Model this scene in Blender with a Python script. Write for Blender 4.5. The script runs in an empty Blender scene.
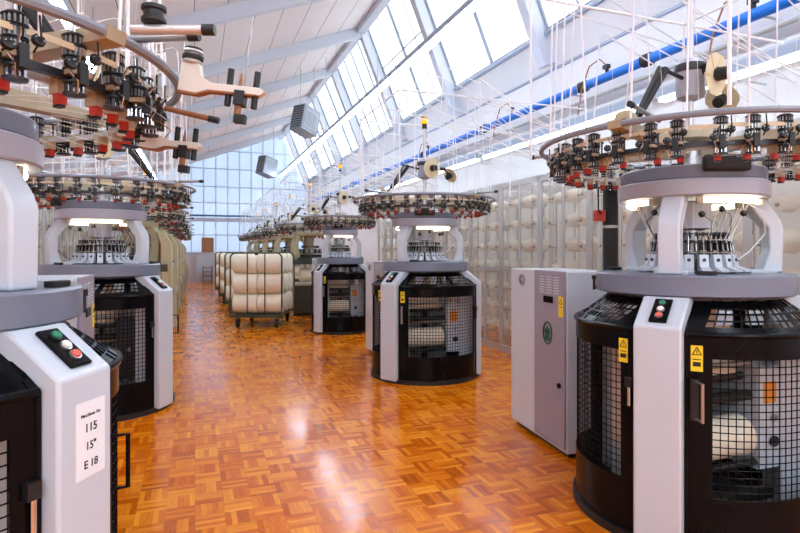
import bpy, math, random
from mathutils import Vector, Matrix
random.seed(7)
C = bpy.context.scene.collection
R = math.radians
def pol(r, a, z=0.0): return Vector((r*math.cos(R(a)), r*math.sin(R(a)), z))

# ------------------------------------------------------------------ materials
MATS = {}
def srgb(c):
    return tuple((v/255/12.92 if v/255 <= .04045 else ((v/255+.055)/1.055)**2.4) for v in c)
def mat(name, rgb, rough=.5, metal=0.0, noise=.04, scale=12, emit=0, spec=.5, coat=0, bump=0):
    m = bpy.data.materials.new(name); m.use_nodes = True
    nt = m.node_tree; b = nt.nodes['Principled BSDF']
    col = srgb(rgb)
    tc = nt.nodes.new('ShaderNodeTexCoord'); nz = nt.nodes.new('ShaderNodeTexNoise')
    nz.inputs['Scale'].default_value = scale; nz.inputs['Detail'].default_value = 3
    nt.links.new(tc.outputs['Object'], nz.inputs['Vector'])
    mr = nt.nodes.new('ShaderNodeMapRange'); mr.inputs['To Min'].default_value = 1-noise; mr.inputs['To Max'].default_value = 1+noise
    nt.links.new(nz.outputs['Fac'], mr.inputs['Value'])
    vm = nt.nodes.new('ShaderNodeVectorMath'); vm.operation = 'SCALE'
    vm.inputs[0].default_value = col; nt.links.new(mr.outputs['Result'], vm.inputs['Scale'])
    nt.links.new(vm.outputs['Vector'], b.inputs['Base Color'])
    b.inputs['Roughness'].default_value = rough; b.inputs['Metallic'].default_value = metal
    b.inputs['Specular IOR Level'].default_value = spec; b.inputs['Coat Weight'].default_value = coat
    if bump:
        bp = nt.nodes.new('ShaderNodeBump'); bp.inputs['Strength'].default_value = bump; bp.inputs['Distance'].default_value = .01
        nt.links.new(nz.outputs['Fac'], bp.inputs['Height']); nt.links.new(bp.outputs['Normal'], b.inputs['Normal'])
    if emit:
        b.inputs['Emission Color'].default_value = (*col, 1); b.inputs['Emission Strength'].default_value = emit
    MATS[name] = m
    return m
mat('white_paint', (196,204,215), .32, coat=.2, noise=.02)
mat('lilac_paint', (170,175,192), .35, noise=.02)
mat('grey_blue', (112,120,138), .35, noise=.04, coat=.2)
mat('purple_grey', (146,141,155), .38, noise=.03)
mat('black_gloss', (9,10,14), .2, noise=.1, spec=.12)
mat('black_matte', (20,20,22), .5, noise=.2)
mat('black_rubber', (28,27,28), .65, noise=.2)
mat('dark_metal', (62,62,66), .35, .7, noise=.2)
mat('steel', (172,172,172), .28, .9, noise=.08)
mat('tube_grey', (98,102,110), .3, .5, noise=.1)
mat('tube_brown', (86,64,50), .3, .4, noise=.3, scale=5)
mat('ring_grey', (128,134,146), .35, noise=.08)
mat('chrome', (210,210,214), .12, 1)
mat('aluminium', (205,205,205), .35, .55, noise=.06)
mat('cast_beige', (190,180,155), .5, noise=.12, scale=8)
mat('bracket_tan', (176,163,138), .42, noise=.15, scale=30)
mat('beige_frame', (180,171,136), .45, noise=.08)
mat('olive_dark', (60,60,52), .4, noise=.1)
mat('rust_tan', (150,100,66), .5, noise=.2, scale=14)
mat('red_plastic', (186,44,22), .35, noise=.1)
mat('green_button', (36,128,96), .3)
mat('white_button', (230,230,222), .3)
mat('red_button', (214,96,84), .3)
mat('yellow', (240,206,30), .4)
mat('amber', (250,170,20), .25, emit=.5)
mat('orange_label', (226,140,40), .4)
mat('paper', (232,236,242), .6)
mat('ink', (25,25,28), .6)
mat('emblem_green', (16,84,66), .4)
mat('emblem_grey', (140,142,140), .3, .6)
mat('yarn_cream', (244,236,216), .85, noise=.06, scale=60, bump=.2)
mat('fabric_cream', (246,236,214), .9, noise=.04, scale=20, bump=.15)
mat('fan_cream', (224,208,172), .5, noise=.05)
mat('belt_cream', (222,208,176), .6, noise=.08)
mat('yarn_thread', (240,236,226), .7)
mat('tube_white', (236,236,238), .35, noise=.02)
mat('pipe_blue', (16,116,222), .3, noise=.05)
mat('pipe_darkblue', (70,110,150), .4)
mat('wall_white', (232,232,234), .75, noise=.03, scale=3)
mat('band_white', (226,227,231), .7, noise=.04, scale=2)
mat('beam_white', (206,214,228), .5, noise=.03, scale=2)
mat('frame_blue', (160,176,198), .45, noise=.04)
mat('cardboard', (170,120,84), .8, noise=.08)
mat('heater_grey', (150,160,172), .45, .2, noise=.08)
mat('trolley_green', (72,84,70), .4, .4, noise=.15)
mat('tube_lamp', (226,240,255), .4, emit=20)
mat('low_lamp', (244,250,255), .4, emit=3.6)
mat('work_lamp_glow', (255,244,214), .4, emit=2.4)
mat('creel_grey', (180,178,176), .5, noise=.05)
mat('concrete_cream', (222,220,212), .8, noise=.08)

def glassy(name, rgb, clear, trans, gloss=.06):
    m = bpy.data.materials.new(name); m.use_nodes = True; nt = m.node_tree; nt.nodes.clear()
    out = nt.nodes.new('ShaderNodeOutputMaterial'); t = nt.nodes.new('ShaderNodeBsdfTransparent')
    d = nt.nodes.new('ShaderNodeBsdfDiffuse'); tl = nt.nodes.new('ShaderNodeBsdfTranslucent'); g = nt.nodes.new('ShaderNodeBsdfGlossy')
    col = (*srgb(rgb), 1)
    d.inputs[0].default_value = col; tl.inputs[0].default_value = col; g.inputs['Roughness'].default_value = .12
    tc = nt.nodes.new('ShaderNodeTexCoord'); nz = nt.nodes.new('ShaderNodeTexNoise'); nz.inputs['Scale'].default_value = 2.5
    nt.links.new(tc.outputs['Object'], nz.inputs['Vector'])
    mr = nt.nodes.new('ShaderNodeMapRange'); mr.inputs['To Min'].default_value = max(0,clear-.1); mr.inputs['To Max'].default_value = min(1, clear+.1)
    nt.links.new(nz.outputs['Fac'], mr.inputs['Value'])
    m1 = nt.nodes.new('ShaderNodeMixShader'); m1.inputs[0].default_value = trans
    nt.links.new(d.outputs[0], m1.inputs[1]); nt.links.new(tl.outputs[0], m1.inputs[2])
    m2 = nt.nodes.new('ShaderNodeMixShader'); nt.links.new(mr.outputs['Result'], m2.inputs[0])
    nt.links.new(m1.outputs[0], m2.inputs[1]); nt.links.new(t.outputs[0], m2.inputs[2])
    m3 = nt.nodes.new('ShaderNodeMixShader'); m3.inputs[0].default_value = gloss
    nt.links.new(m2.outputs[0], m3.inputs[1]); nt.links.new(g.outputs[0], m3.inputs[2])
    nt.links.new(m3.outputs[0], out.inputs[0]); MATS[name] = m
glassy('window_glass', (235,242,250), .92, .5)
glassy('frosted_blue', (212,224,240), .04, .55, .03)
glassy('cloudy_panel', (240,236,228), .78, .5, .04)

def M(nt, op, a, b=None, c=None):
    n = nt.nodes.new('ShaderNodeMath'); n.operation = op
    for i, v in enumerate((a, b, c)):
        if v is None: continue
        if isinstance(v, (int, float)): n.inputs[i].default_value = v
        else: nt.links.new(v, n.inputs[i])
    return n.outputs[0]
def parquet():
    m = bpy.data.materials.new('parquet'); m.use_nodes = True; nt = m.node_tree; b = nt.nodes['Principled BSDF']
    tc = nt.nodes.new('ShaderNodeTexCoord'); sp = nt.nodes.new('ShaderNodeSeparateXYZ'); nt.links.new(tc.outputs['Object'], sp.inputs[0])
    S = .16
    u = M(nt,'DIVIDE', sp.outputs[0], S); v = M(nt,'DIVIDE', sp.outputs[1], S)
    cx = M(nt,'FLOOR', u); cy = M(nt,'FLOOR', v); fx = M(nt,'FRACT', u); fy = M(nt,'FRACT', v)
    ck = M(nt,'FLOORED_MODULO', M(nt,'ADD', cx, cy), 2)
    ick = M(nt,'SUBTRACT', 1, ck)
    a = M(nt,'ADD', M(nt,'MULTIPLY', fx, ck), M(nt,'MULTIPLY', fy, ick))     # across slats
    l = M(nt,'ADD', M(nt,'MULTIPLY', fy, ck), M(nt,'MULTIPLY', fx, ick))     # along slats
    N = 5
    aa = M(nt,'MULTIPLY', a, N); si = M(nt,'FLOOR', aa); sf = M(nt,'FRACT', aa)
    cb = nt.nodes.new('ShaderNodeCombineXYZ'); nt.links.new(cx, cb.inputs[0]); nt.links.new(cy, cb.inputs[1]); nt.links.new(si, cb.inputs[2])
    wn = nt.nodes.new('ShaderNodeTexWhiteNoise'); nt.links.new(cb.outputs[0], wn.inputs['Vector'])
    cb2 = nt.nodes.new('ShaderNodeCombineXYZ'); nt.links.new(cx, cb2.inputs[0]); nt.links.new(cy, cb2.inputs[1])
    wn2 = nt.nodes.new('ShaderNodeTexWhiteNoise'); nt.links.new(cb2.outputs[0], wn2.inputs['Vector'])
    # grain
    g = nt.nodes.new('ShaderNodeCombineXYZ')
    nt.links.new(M(nt,'MULTIPLY', a, 14), g.inputs[0]); nt.links.new(M(nt,'MULTIPLY', l, 1.6), g.inputs[1])
    nt.links.new(M(nt,'ADD', M(nt,'MULTIPLY', wn.outputs['Value'], 37), M(nt,'MULTIPLY', wn2.outputs['Value'], 91)), g.inputs[2])
    gn = nt.nodes.new('ShaderNodeTexNoise'); gn.inputs['Scale'].default_value = 1.6; gn.inputs['Detail'].default_value = 4
    nt.links.new(g.outputs[0], gn.inputs['Vector'])
    val = M(nt,'ADD', M(nt,'ADD', M(nt,'MULTIPLY', wn.outputs['Value'], .45), M(nt,'MULTIPLY', wn2.outputs['Value'], .2)), M(nt,'MULTIPLY', gn.outputs['Fac'], .55))
    big = nt.nodes.new('ShaderNodeTexNoise'); big.inputs['Scale'].default_value = .5; nt.links.new(tc.outputs['Object'], big.inputs['Vector'])
    val = M(nt,'ADD', val, M(nt,'MULTIPLY', M(nt,'SUBTRACT', big.outputs['Fac'], .5), .5))
    cr = nt.nodes.new('ShaderNodeValToRGB'); nt.links.new(val, cr.inputs[0])
    e = cr.color_ramp.elements
    e[0].position = .12; e[0].color = (*srgb((150,60,0)), 1)
    e[1].position = .95; e[1].color = (*srgb((246,156,30)), 1)
    x = cr.color_ramp.elements.new(.5); x.color = (*srgb((212,104,2)), 1)
    # gaps between slats and blocks
    ed = M(nt,'MINIMUM', sf, M(nt,'SUBTRACT', 1, sf)); ed2 = M(nt,'MULTIPLY', M(nt,'MINIMUM', l, M(nt,'SUBTRACT', 1, l)), N)
    gap = M(nt,'LESS_THAN', M(nt,'MINIMUM', ed, ed2), .035)
    mx = nt.nodes.new('ShaderNodeMix'); mx.data_type = 'RGBA'
    nt.links.new(M(nt,'MULTIPLY', gap, .28), mx.inputs['Factor']); nt.links.new(cr.outputs[0], mx.inputs['A']); mx.inputs['B'].default_value = (.06,.02,.004,1)
    nt.links.new(mx.outputs['Result'], b.inputs['Base Color'])
    ro = nt.nodes.new('ShaderNodeMapRange'); nt.links.new(big.outputs['Fac'], ro.inputs['Value']); ro.inputs['To Min'].default_value = .07; ro.inputs['To Max'].default_value = .2
    nt.links.new(M(nt,'ADD', ro.outputs[0], M(nt,'MULTIPLY', wn.outputs['Value'], .08)), b.inputs['Roughness'])
    bp = nt.nodes.new('ShaderNodeBump'); bp.inputs['Strength'].default_value = .12; bp.inputs['Distance'].default_value = .0015
    h = M(nt,'ADD', M(nt,'MULTIPLY', M(nt,'MULTIPLY', M(nt,'SUBTRACT', wn.outputs['Value'], .5), sf), .5), M(nt,'MULTIPLY', gn.outputs['Fac'], .25))
    nt.links.new(h, bp.inputs['Height']); nt.links.new(bp.outputs['Normal'], b.inputs['Normal'])
    b.inputs['Specular IOR Level'].default_value = .42
    MATS['parquet'] = m
parquet()
def planks():      # ceiling boards: joints every 0.585 m across the slope
    m = mat('ceiling_boards', (236,232,234), .8, noise=.03, scale=4)
    nt = m.node_tree; b = nt.nodes['Principled BSDF']
    tc = nt.nodes.new('ShaderNodeTexCoord'); sp = nt.nodes.new('ShaderNodeSeparateXYZ'); nt.links.new(tc.outputs['Object'], sp.inputs[0])
    f = M(nt,'FRACT', M(nt,'DIVIDE', M(nt,'ADD', sp.outputs[0], -1.74+58.5), .585))
    gap = M(nt,'LESS_THAN', f, .02)
    src = b.inputs['Base Color'].links[0].from_socket
    mx = nt.nodes.new('ShaderNodeMix'); mx.data_type = 'RGBA'; nt.links.new(gap, mx.inputs['Factor']); nt.links.new(src, mx.inputs['A'])
    mx.inputs['B'].default_value = (.12,.11,.12,1); nt.links.new(mx.outputs['Result'], b.inputs['Base Color'])
planks()

# ------------------------------------------------------------------ mesh builder
class MB:
    def __init__(s): s.v=[]; s.f=[]; s.m=[]; s.mats=[]; s.X=Matrix.Identity(4)
    def _mi(s, m):
        if m not in s.mats: s.mats.append(m)
        return s.mats.index(m)
    def add(s, vs, fs, m, X=None):
        o = len(s.v); T = s.X @ X if X is not None else s.X
        s.v += [tuple(T @ Vector(p)) for p in vs]; i = s._mi(m)
        for f in fs: s.f.append([o+k for k in f]); s.m.append(i)
        return s
    def box(s, c, d, m, X=None):
        x,y,z = c; a,b,h = d[0]/2,d[1]/2,d[2]/2
        vs = [(x+i*a,y+j*b,z+k*h) for i in(-1,1) for j in(-1,1) for k in(-1,1)]
        return s.add(vs, [(0,1,3,2),(4,6,7,5),(0,4,5,1),(2,3,7,6),(0,2,6,4),(1,5,7,3)], m, X)
    def bb(s, x0,x1,y0,y1,z0,z1, m, X=None):
        return s.box(((x0+x1)/2,(y0+y1)/2,(z0+z1)/2),(x1-x0,y1-y0,z1-z0), m, X)
    def arc(s, r0,r1,a0,a1,z0,z1,n,m, r0t=None, r1t=None):
        full = abs(a1-a0) >= 359.9; k = n if full else n+1
        r0t = r0 if r0t is None else r0t; r1t = r1 if r1t is None else r1t
        vs=[]
        for i in range(k):
            a = a0+(a1-a0)*i/n
            vs += [pol(r0,a,z0),pol(r1,a,z0),pol(r1t,a,z1),pol(r0t,a,z1)]
        fs=[]
        for i in range(n):
            p=4*i; q=4*((i+1)%k)
            for e in range(4): fs.append((p+e,p+(e+1)%4,q+(e+1)%4,q+e)[::-1])
        if not full: fs += [(0,1,2,3)[::1],(4*n+3,4*n+2,4*n+1,4*n)]
        return s.add(vs,fs,m)
    def lathe(s, prof, n, m, X=None):
        k=len(prof); vs=[]
        for i in range(n):
            for r,z in prof: vs.append(pol(max(r,1e-4),360*i/n,z))
        fs=[]
        for i in range(n):
            for e in range(k-1):
                p=i*k+e; q=((i+1)%n)*k+e; fs.append((p,q,q+1,p+1))
        if prof[0][0]>1e-3: fs.append([i*k for i in range(n)][::-1])
        if prof[-1][0]>1e-3: fs.append([i*k+k-1 for i in range(n)])
        return s.add(vs,fs,m,X)
    def cyl(s, p0,p1,r,m,n=12,r2=None):
        p0=Vector(p0);p1=Vector(p1);d=p1-p0
        X=Matrix.Translation(p0)@d.to_track_quat('Z','Y').to_matrix().to_4x4()
        return s.lathe([(r,0),(r if r2 is None else r2,d.length)],n,m,X)
    def tube(s, pts, r, m, n=6, cyc=False):
        P=[Vector(p) for p in pts]; k=len(P); vs=[]; nrm=None
        for i in range(k):
            if cyc: t=(P[(i+1)%k]-P[i-1])
            else: t=P[min(i+1,k-1)]-P[max(i-1,0)]
            t.normalize()
            if nrm is None:
                nrm = t.cross(Vector((0,0,1)))
                if nrm.length<.01: nrm=t.cross(Vector((1,0,0)))
            else: nrm = nrm - t*nrm.dot(t)
            nrm.normalize(); bn=t.cross(nrm)
            for j in range(n):
                a=2*math.pi*j/n; vs.append(P[i]+nrm*(r*math.cos(a))+bn*(r*math.sin(a)))
        fs=[]
        for i in range(k if cyc else k-1):
            for j in range(n):
                a=i*n; b=((i+1)%k)*n; fs.append((a+j,a+(j+1)%n,b+(j+1)%n,b+j)[::-1])
        if not cyc: fs.append(list(range(n))); fs.append([(k-1)*n+j for j in range(n)][::-1])
        return s.add(vs,fs,m)
    def ring(s, r, z, tr, m, n=64, k=6, a0=0, a1=360):
        if a1-a0>=360: return s.tube([pol(r,a0+360*i/n,z) for i in range(n)],tr,m,k,True)
        return s.tube([pol(r,a0+(a1-a0)*i/n,z) for i in range(n+1)],tr,m,k)
    def prism(s, poly, w, m, X=None):   # polygon in XZ plane, extruded along Y by width w centred
        n=len(poly); vs=[(x,-w/2,z) for x,z in poly]+[(x,w/2,z) for x,z in poly]
        fs=[list(range(n)),list(range(n,2*n))[::-1]]+[(i,n+i,n+(i+1)%n,(i+1)%n)[::-1] for i in range(n)]
        fs[0]=fs[0][::1]
        return s.add(vs,fs,m,X)
    def mesh(s, name, smooth=True):
        me=bpy.data.meshes.new(name); me.from_pydata(s.v,[],s.f)
        for m in s.mats: me.materials.append(MATS[m])
        me.polygons.foreach_set('material_index', s.m)
        import bmesh
        bm=bmesh.new(); bm.from_mesh(me); bmesh.ops.recalc_face_normals(bm,faces=bm.faces); bm.to_mesh(me); bm.free()
        if smooth:
            me.polygons.foreach_set('use_smooth',[True]*len(me.polygons)); me.set_sharp_from_angle(angle=R(35))
        return me
    def build(s, name, parent=None, bevel=0, seg=2, loc=None, rot=None, smooth=True):
        o=bpy.data.objects.new(name, s.mesh(name,smooth)); C.objects.link(o)
        if parent: o.parent=parent
        if loc is not None: o.location=loc
        if rot is not None: o.rotation_euler=rot
        if bevel:
            b=o.modifiers.new('bevel','BEVEL'); b.width=bevel; b.segments=seg; b.limit_method='ANGLE'; b.angle_limit=R(40)
        return o
def rz(a): return Matrix.Rotation(R(a),4,'Z')
def tr(x,y=0,z=0): return Matrix.Translation((x,y,z))
def empty(name, loc, rot=0):
    o=bpy.data.objects.new(name,None); o.empty_display_size=.2; C.objects.link(o); o.location=loc; o.rotation_euler=(0,0,R(rot)); return o
def tag(o,label=None,cat=None,group=None,kind=None):
    if label: o['label']=label
    if cat: o['category']=cat
    if group: o['group']=group
    if kind: o['kind']=kind
    return o
def struct(o): o['kind']='structure'; return o
def link_mesh(name, me, parent=None, mx=None, like=None):
    o=bpy.data.objects.new(name, me); C.objects.link(o)
    if parent: o.parent=parent
    if mx is not None: o.matrix_local=mx
    return o
def copy_tree(o, parent=None):
    c=o.copy(); C.objects.link(c)
    if parent: c.parent=parent; c.matrix_parent_inverse=o.matrix_parent_inverse.copy()
    for ch in KIDS.get(o.name, list(o.children)): copy_tree(ch,c)
    return c
KIDS={}
def text_mesh(body, size, m):
    cu=bpy.data.curves.new('lettering','FONT'); cu.body=body; cu.size=size; cu.align_x='CENTER'; cu.align_y='CENTER'; cu.extrude=.0004; cu.offset=size*.022
    o=bpy.data.objects.new('lettering',cu); C.objects.link(o)
    bpy.context.view_layer.update()
    me=bpy.data.meshes.new_from_object(o.evaluated_get(bpy.context.evaluated_depsgraph_get()))
    bpy.data.objects.remove(o); me.materials.clear(); me.materials.append(MATS[m]); return me

# ------------------------------------------------------------------ setting
XR, ZR = 4.26, 7.5          # ridge
XS, ZS = 5.27, 5.03         # window sill
XK, ZK = 5.5, 4.46          # kink above the wall
XL = -5.6; ZL = ZR-.375*(XR-XL)
Y0, Y1 = -5.6, 29.3
struct(MB().bb(XL-.2,XK+.2,Y0-.2,Y1+.2,-.12,0,'parquet').build('floor'))
mb=MB(); t=.12
mb.add([(XL-.2,Y0,ZL-.075),(XR,Y0,ZR),(XR,Y1,ZR),(XL-.2,Y1,ZL-.075),(XL-.2,Y0,ZL+.1),(XR,Y0,ZR+t+.05),(XR,Y1,ZR+t+.05),(XL-.2,Y1,ZL+.1)],
       [(0,1,2,3),(4,7,6,5),(0,4,5,1),(2,6,7,3),(1,5,6,2),(0,3,7,4)],'ceiling_boards')
struct(mb.build('ceiling'))
struct(MB().bb(XK,XK+.15,Y0,Y1,0,ZK,'wall_white').build('wall_right'))
mb=MB(); mb.add([(XK,Y0,ZK),(XS,Y0,ZS),(XS,Y1,ZS),(XK,Y1,ZK),(XK+.15,Y0,ZK),(XS+.15,Y0,ZS),(XS+.15,Y1,ZS),(XK+.15,Y1,ZK)],
       [(0,1,2,3),(4,7,6,5),(0,4,5,1),(2,6,7,3),(1,5,6,2),(0,3,7,4)],'band_white')
struct(mb.build('wall_upper_right'))
struct(MB().bb(XL-.15,XL,Y0,Y1,0,ZL,'wall_white').build('wall_left'))
struct(MB().bb(XK-.03,XK-.001,Y0,Y1,ZK-.02,ZK+.02,'frame_blue').build('trim_1'))
# glazing posts and rafters
PY=[-2.35,1.0,4.35,7.7,11.04,14.4,17.8,21.1,24.4,27.7]
dirg=Vector((XS-XR,0,ZS-ZR)); 
for i,y in enumerate(PY):
    a=Vector((XR-.08,y,ZR-.02)); b=Vector((XK-.12,y,ZK+.05))
    d=b-a; X=Matrix.Translation((a+b)/2)@d.to_track_quat('Z','Y').to_matrix().to_4x4()
    struct(MB().box((0,0,0),(.2,.27,d.length),'beam_white',X).build('trim_%d'%(i+2),bevel=.01))
    a=Vector((XR-.05,y,ZR-.16)); b=Vector((XL,y,ZL-.13)); d=b-a
    X=Matrix.Translation((a+b)/2)@d.to_track_quat('Z','Y').to_matrix().to_4x4()
    struct(MB().box((0,0,0),(.16,.26,d.length),'beam_white',X).build('trim_%d'%(i+20),bevel=.01))
def gpt(t,y,off=0): # along glazing: t 0 ridge .. 1 sill
    n=Vector((-(ZS-ZR),0,(XS-XR))).normalized()*off
    return Vector((XR+(XS-XR)*t,y,ZR+(ZS-ZR)*t))+n
wi=1
edges=[Y0]+PY+[Y1]
for i in range(len(edges)-1):
    y0,y1=edges[i]+.12,edges[i+1]-.12
    if y1-y0<.5: continue
    mb=MB()
    nm=2 if i%3 else 4
    for k in range(nm+1):
        y=y0+(y1-y0)*k/nm
        w=(.075 if nm==2 else .045) if 0<k<nm else .05
        mb.tube([gpt(0,y,.03),gpt(1,y,.03)],w*.6,'frame_blue',4)
    for tt in (0.0,1.0):
        mb.tube([gpt(tt,y0,.03),gpt(tt,y1,.03)],.04,'frame_blue',4)
    if i%3==2:  # opening light with extra bars
        mb.tube([gpt(.45,y0,.03),gpt(.45,y1,.03)],.022,'frame_blue',4)
        for k in range(nm): 
            y=y0+(y1-y0)*(k+.5)/nm; mb.tube([gpt(0,y,.03),gpt(1,y,.03)],.015,'frame_blue',4)
    w=mb.build('window_%d'%wi); struct(w)
    g=MB(); p=[gpt(0,y0,.05),gpt(0,y1,.05),gpt(1,y1,.05),gpt(1,y0,.05)]; q=[v+Vector((.008,0,.004)) for v in p]
    g.add(p+q,[(0,1,2,3),(7,6,5,4),(0,4,5,1),(1,5,6,2),(2,6,7,3),(3,7,4,0)],'window_glass'); g.build('pane',w)
    # daylight portal
    L=bpy.data.lights.new('portal','AREA'); L.shape='RECTANGLE'; L.size=(y1-y0); L.size_y=(ZR-ZS)*1.08; L.cycles.is_portal=True
    lo=bpy.data.objects.new('daylight_portal_%d'%wi,L); C.objects.link(lo)
    c=gpt(.5,(y0+y1)/2,.16); n=Vector((ZS-ZR,0,-(XS-XR))).normalized()
    zz=-n; xx=Vector((0,1,0)); yy=zz.cross(xx)
    lo.matrix_world=Matrix.Translation(c)@Matrix((xx,yy,zz)).transposed().to_4x4()
    wi+=1
struct(MB().tube([gpt(1.02,Y0,-.03),gpt(1.02,Y1,-.03)],.035,'frame_blue',6).build('trim_40'))
struct(MB().box((0,0,0),(.2,Y1-Y0,.22),'beam_white',tr(XR-.12,(Y0+Y1)/2,ZR-.12)).build('trim_41'))
# end walls: gridded glazing, frosted at the back, clear fill glazing added at the front
def end_wall(y, side, s):
    base=MB(); base.add([(XL,y,0),(XK,y,0),(XK,y,1.42),(XL,y,1.42),(XL,y+s*.15,0),(XK,y+s*.15,0),(XK,y+s*.15,1.42),(XL,y+s*.15,1.42)],
        [(0,1,2,3),(7,6,5,4),(0,4,5,1),(3,2,6,7),(0,3,7,4),(1,5,6,2)],'wall_white')
    struct(base.build('wall_'+side))
    top=lambda x: ZR-.375*(XR-x) if x<XR else (ZR+(x-XR)*(ZS-ZR)/(XS-XR) if x<XS else ZS+(x-XS)*(ZK-ZS)/(XK-XS))
    fr=MB(); x=XL+.3
    while x<XK-.1:
        fr.bb(x-.02,x+.02,y-.02,y+.04,1.42,top(x),'beam_white'); x+=.57
    for z in (1.42,2.3,3.05,3.9,4.7,5.6,6.5):
        x0=XL if z<ZL else XR-(ZR-z)/.375
        x1=XK if z<ZK else XR+(z-ZR)*(XS-XR)/(ZS-ZR)
        hh=.09 if z==3.05 else .02
        fr.bb(x0,x1,y-.03,y+.04,z-hh,z+hh,'beam_white')
    w=fr.build('window_%d'%(20 if s>0 else 21)); struct(w)
    g=MB(); P=[(XL,1.42),(XK,1.42),(XK,ZK),(XS,ZS),(XR,ZR),(XL,ZL)]
    vs=[(a,y+.02,b) for a,b in P]+[(a,y+.03,b) for a,b in P]
    g.add(vs,[[5,4,3,2,1,0],[6,7,8,9,10,11]]+[(i,(i+1)%6,6+(i+1)%6,6+i) for i in range(6)],'frosted_blue' if s>0 else 'window_glass'); (g if s>0 else g).build('pane',w)
    L=bpy.data.lights.new('portal','AREA'); L.shape='RECTANGLE'; L.size=10.6; L.size_y=3.6; L.cycles.is_portal=True
    lo=bpy.data.objects.new('daylight_portal_end_%s'%side,L); C.objects.link(lo); lo.location=(0,y+s*.12,3.2); lo.rotation_euler=(R(90),0,R(180 if s<0 else 0))
end_wall(Y1,'back',1); end_wall(Y0,'front',-1)  # unseen front wall: its glazing is added to let daylight onto machine fronts

# ------------------------------------------------------------------ feeders (one of each kind)
def ribbed(mb, x, z0, r, h, m='steel', d='black_rubber'):
    X=tr(x,0,z0)
    mb.lathe([(r*1.12,0),(r*1.12,h*.1),(r*.9,h*.12),(r*.9,h*.88),(r*1.12,h*.9),(r*1.12,h)],16,d,X)
    for k in range(14):
        p=pol(r*.94,360*k/14); mb.box((x+p.x,p.y,z0+h/2),(r*.17,r*.17,h*.74),m)
def feeder_parts():
    b=MB(); b.bb(-.09,.035,-.026,.026,.0,.014,'bracket_tan'); b.bb(-.10,-.055,-.016,.016,-.042,.004,'cast_beige')
    b.cyl((0,0,-.02),(0,0,.15),.006,'steel',8); b.bb(.02,.05,-.012,.012,-.03,.03,'black_matte')
    b.cyl((-.04,.018,.014),(-.04,.018,.075),.004,'dark_metal',6); b.cyl((-.055,.018,.075),(-.01,.018,.08),.0035,'black_matte',6)
    b.cyl((.03,-.01,.02),(.075,-.02,.06),.003,'steel',6); b.ring(.009,0,.002,'chrome',8,4) if False else None
    p=MB()
    ribbed(p,0,.016,.027,.032,'steel'); ribbed(p,0,.052,.029,.03,'steel','dark_metal'); ribbed(p,0,.085,.029,.028,'steel')
    p.lathe([(.026,.111),(.028,.116),(.02,.122),(.006,.124)],14,'black_rubber')
    r=MB(); r.lathe([(.012,-.012),(.03,-.016),(.031,-.022),(.02,-.026),(.02,-.046),(.031,-.05),(.03,-.056),(.008,-.06)],16,'dark_metal')
    for k in range(10):
        q=pol(.023,36*k); r.cyl((q.x,q.y,-.022),(q.x,q.y,-.05),.0028,'chrome',5)
    s=MB(); s.bb(-.085,-.057,-.013,.013,-.072,-.042,'red_plastic'); s.bb(-.09,-.06,-.010,.010,-.08,-.072,'black_matte')
    e=MB()
    for (yy,zz) in ((.035,.05),(-.036,.02)):
        e.lathe([(.006,-.008),(.016,-.007),(.018,0),(.016,.007),(.006,.008)],12,'black_matte',tr(.045,yy,zz)@Matrix.Rotation(R(70),4,'Y'))
        for k in range(5):
            q=pol(.011,72*k); e.box((.052+0*q.x,yy+q.x,zz+q.y),(.005,.004,.004),'steel')
    e.tube([(.03,.03,.02),(.06,.035,.05),(.062,.03,.11)],.003,'black_matte',5)
    e.tube([(.03,-.03,.0),(.07,-.03,-.03),(.05,-.02,-.06)],.0025,'chrome',5)
    return b,p,r,s,e
fb,fp,fr_,fs,fe=feeder_parts()
ME_F=[fb.mesh('feeder'),fp.mesh('pulley_stack'),fr_.mesh('yarn_reel'),fs.mesh('stop_sensor'),fe.mesh('yarn_guide')]
fm=MB()
for k in (fb,fp,fr_,fs,fe):
    for f,mi in zip(k.f,k.m):
        pass
    fm.add(k.v,[],'steel') if False else None
def merge(*L):
    o=MB()
    for k in L:
        off=len(o.v); o.v+=k.v
        for f,mi in zip(k.f,k.m): o.f.append([off+i for i in f]); o.m.append(o._mi(k.mats[mi]))
    return o
ME_FM=merge(fb,fp,fr_,fs,fe).mesh('feeder_unit')

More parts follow.
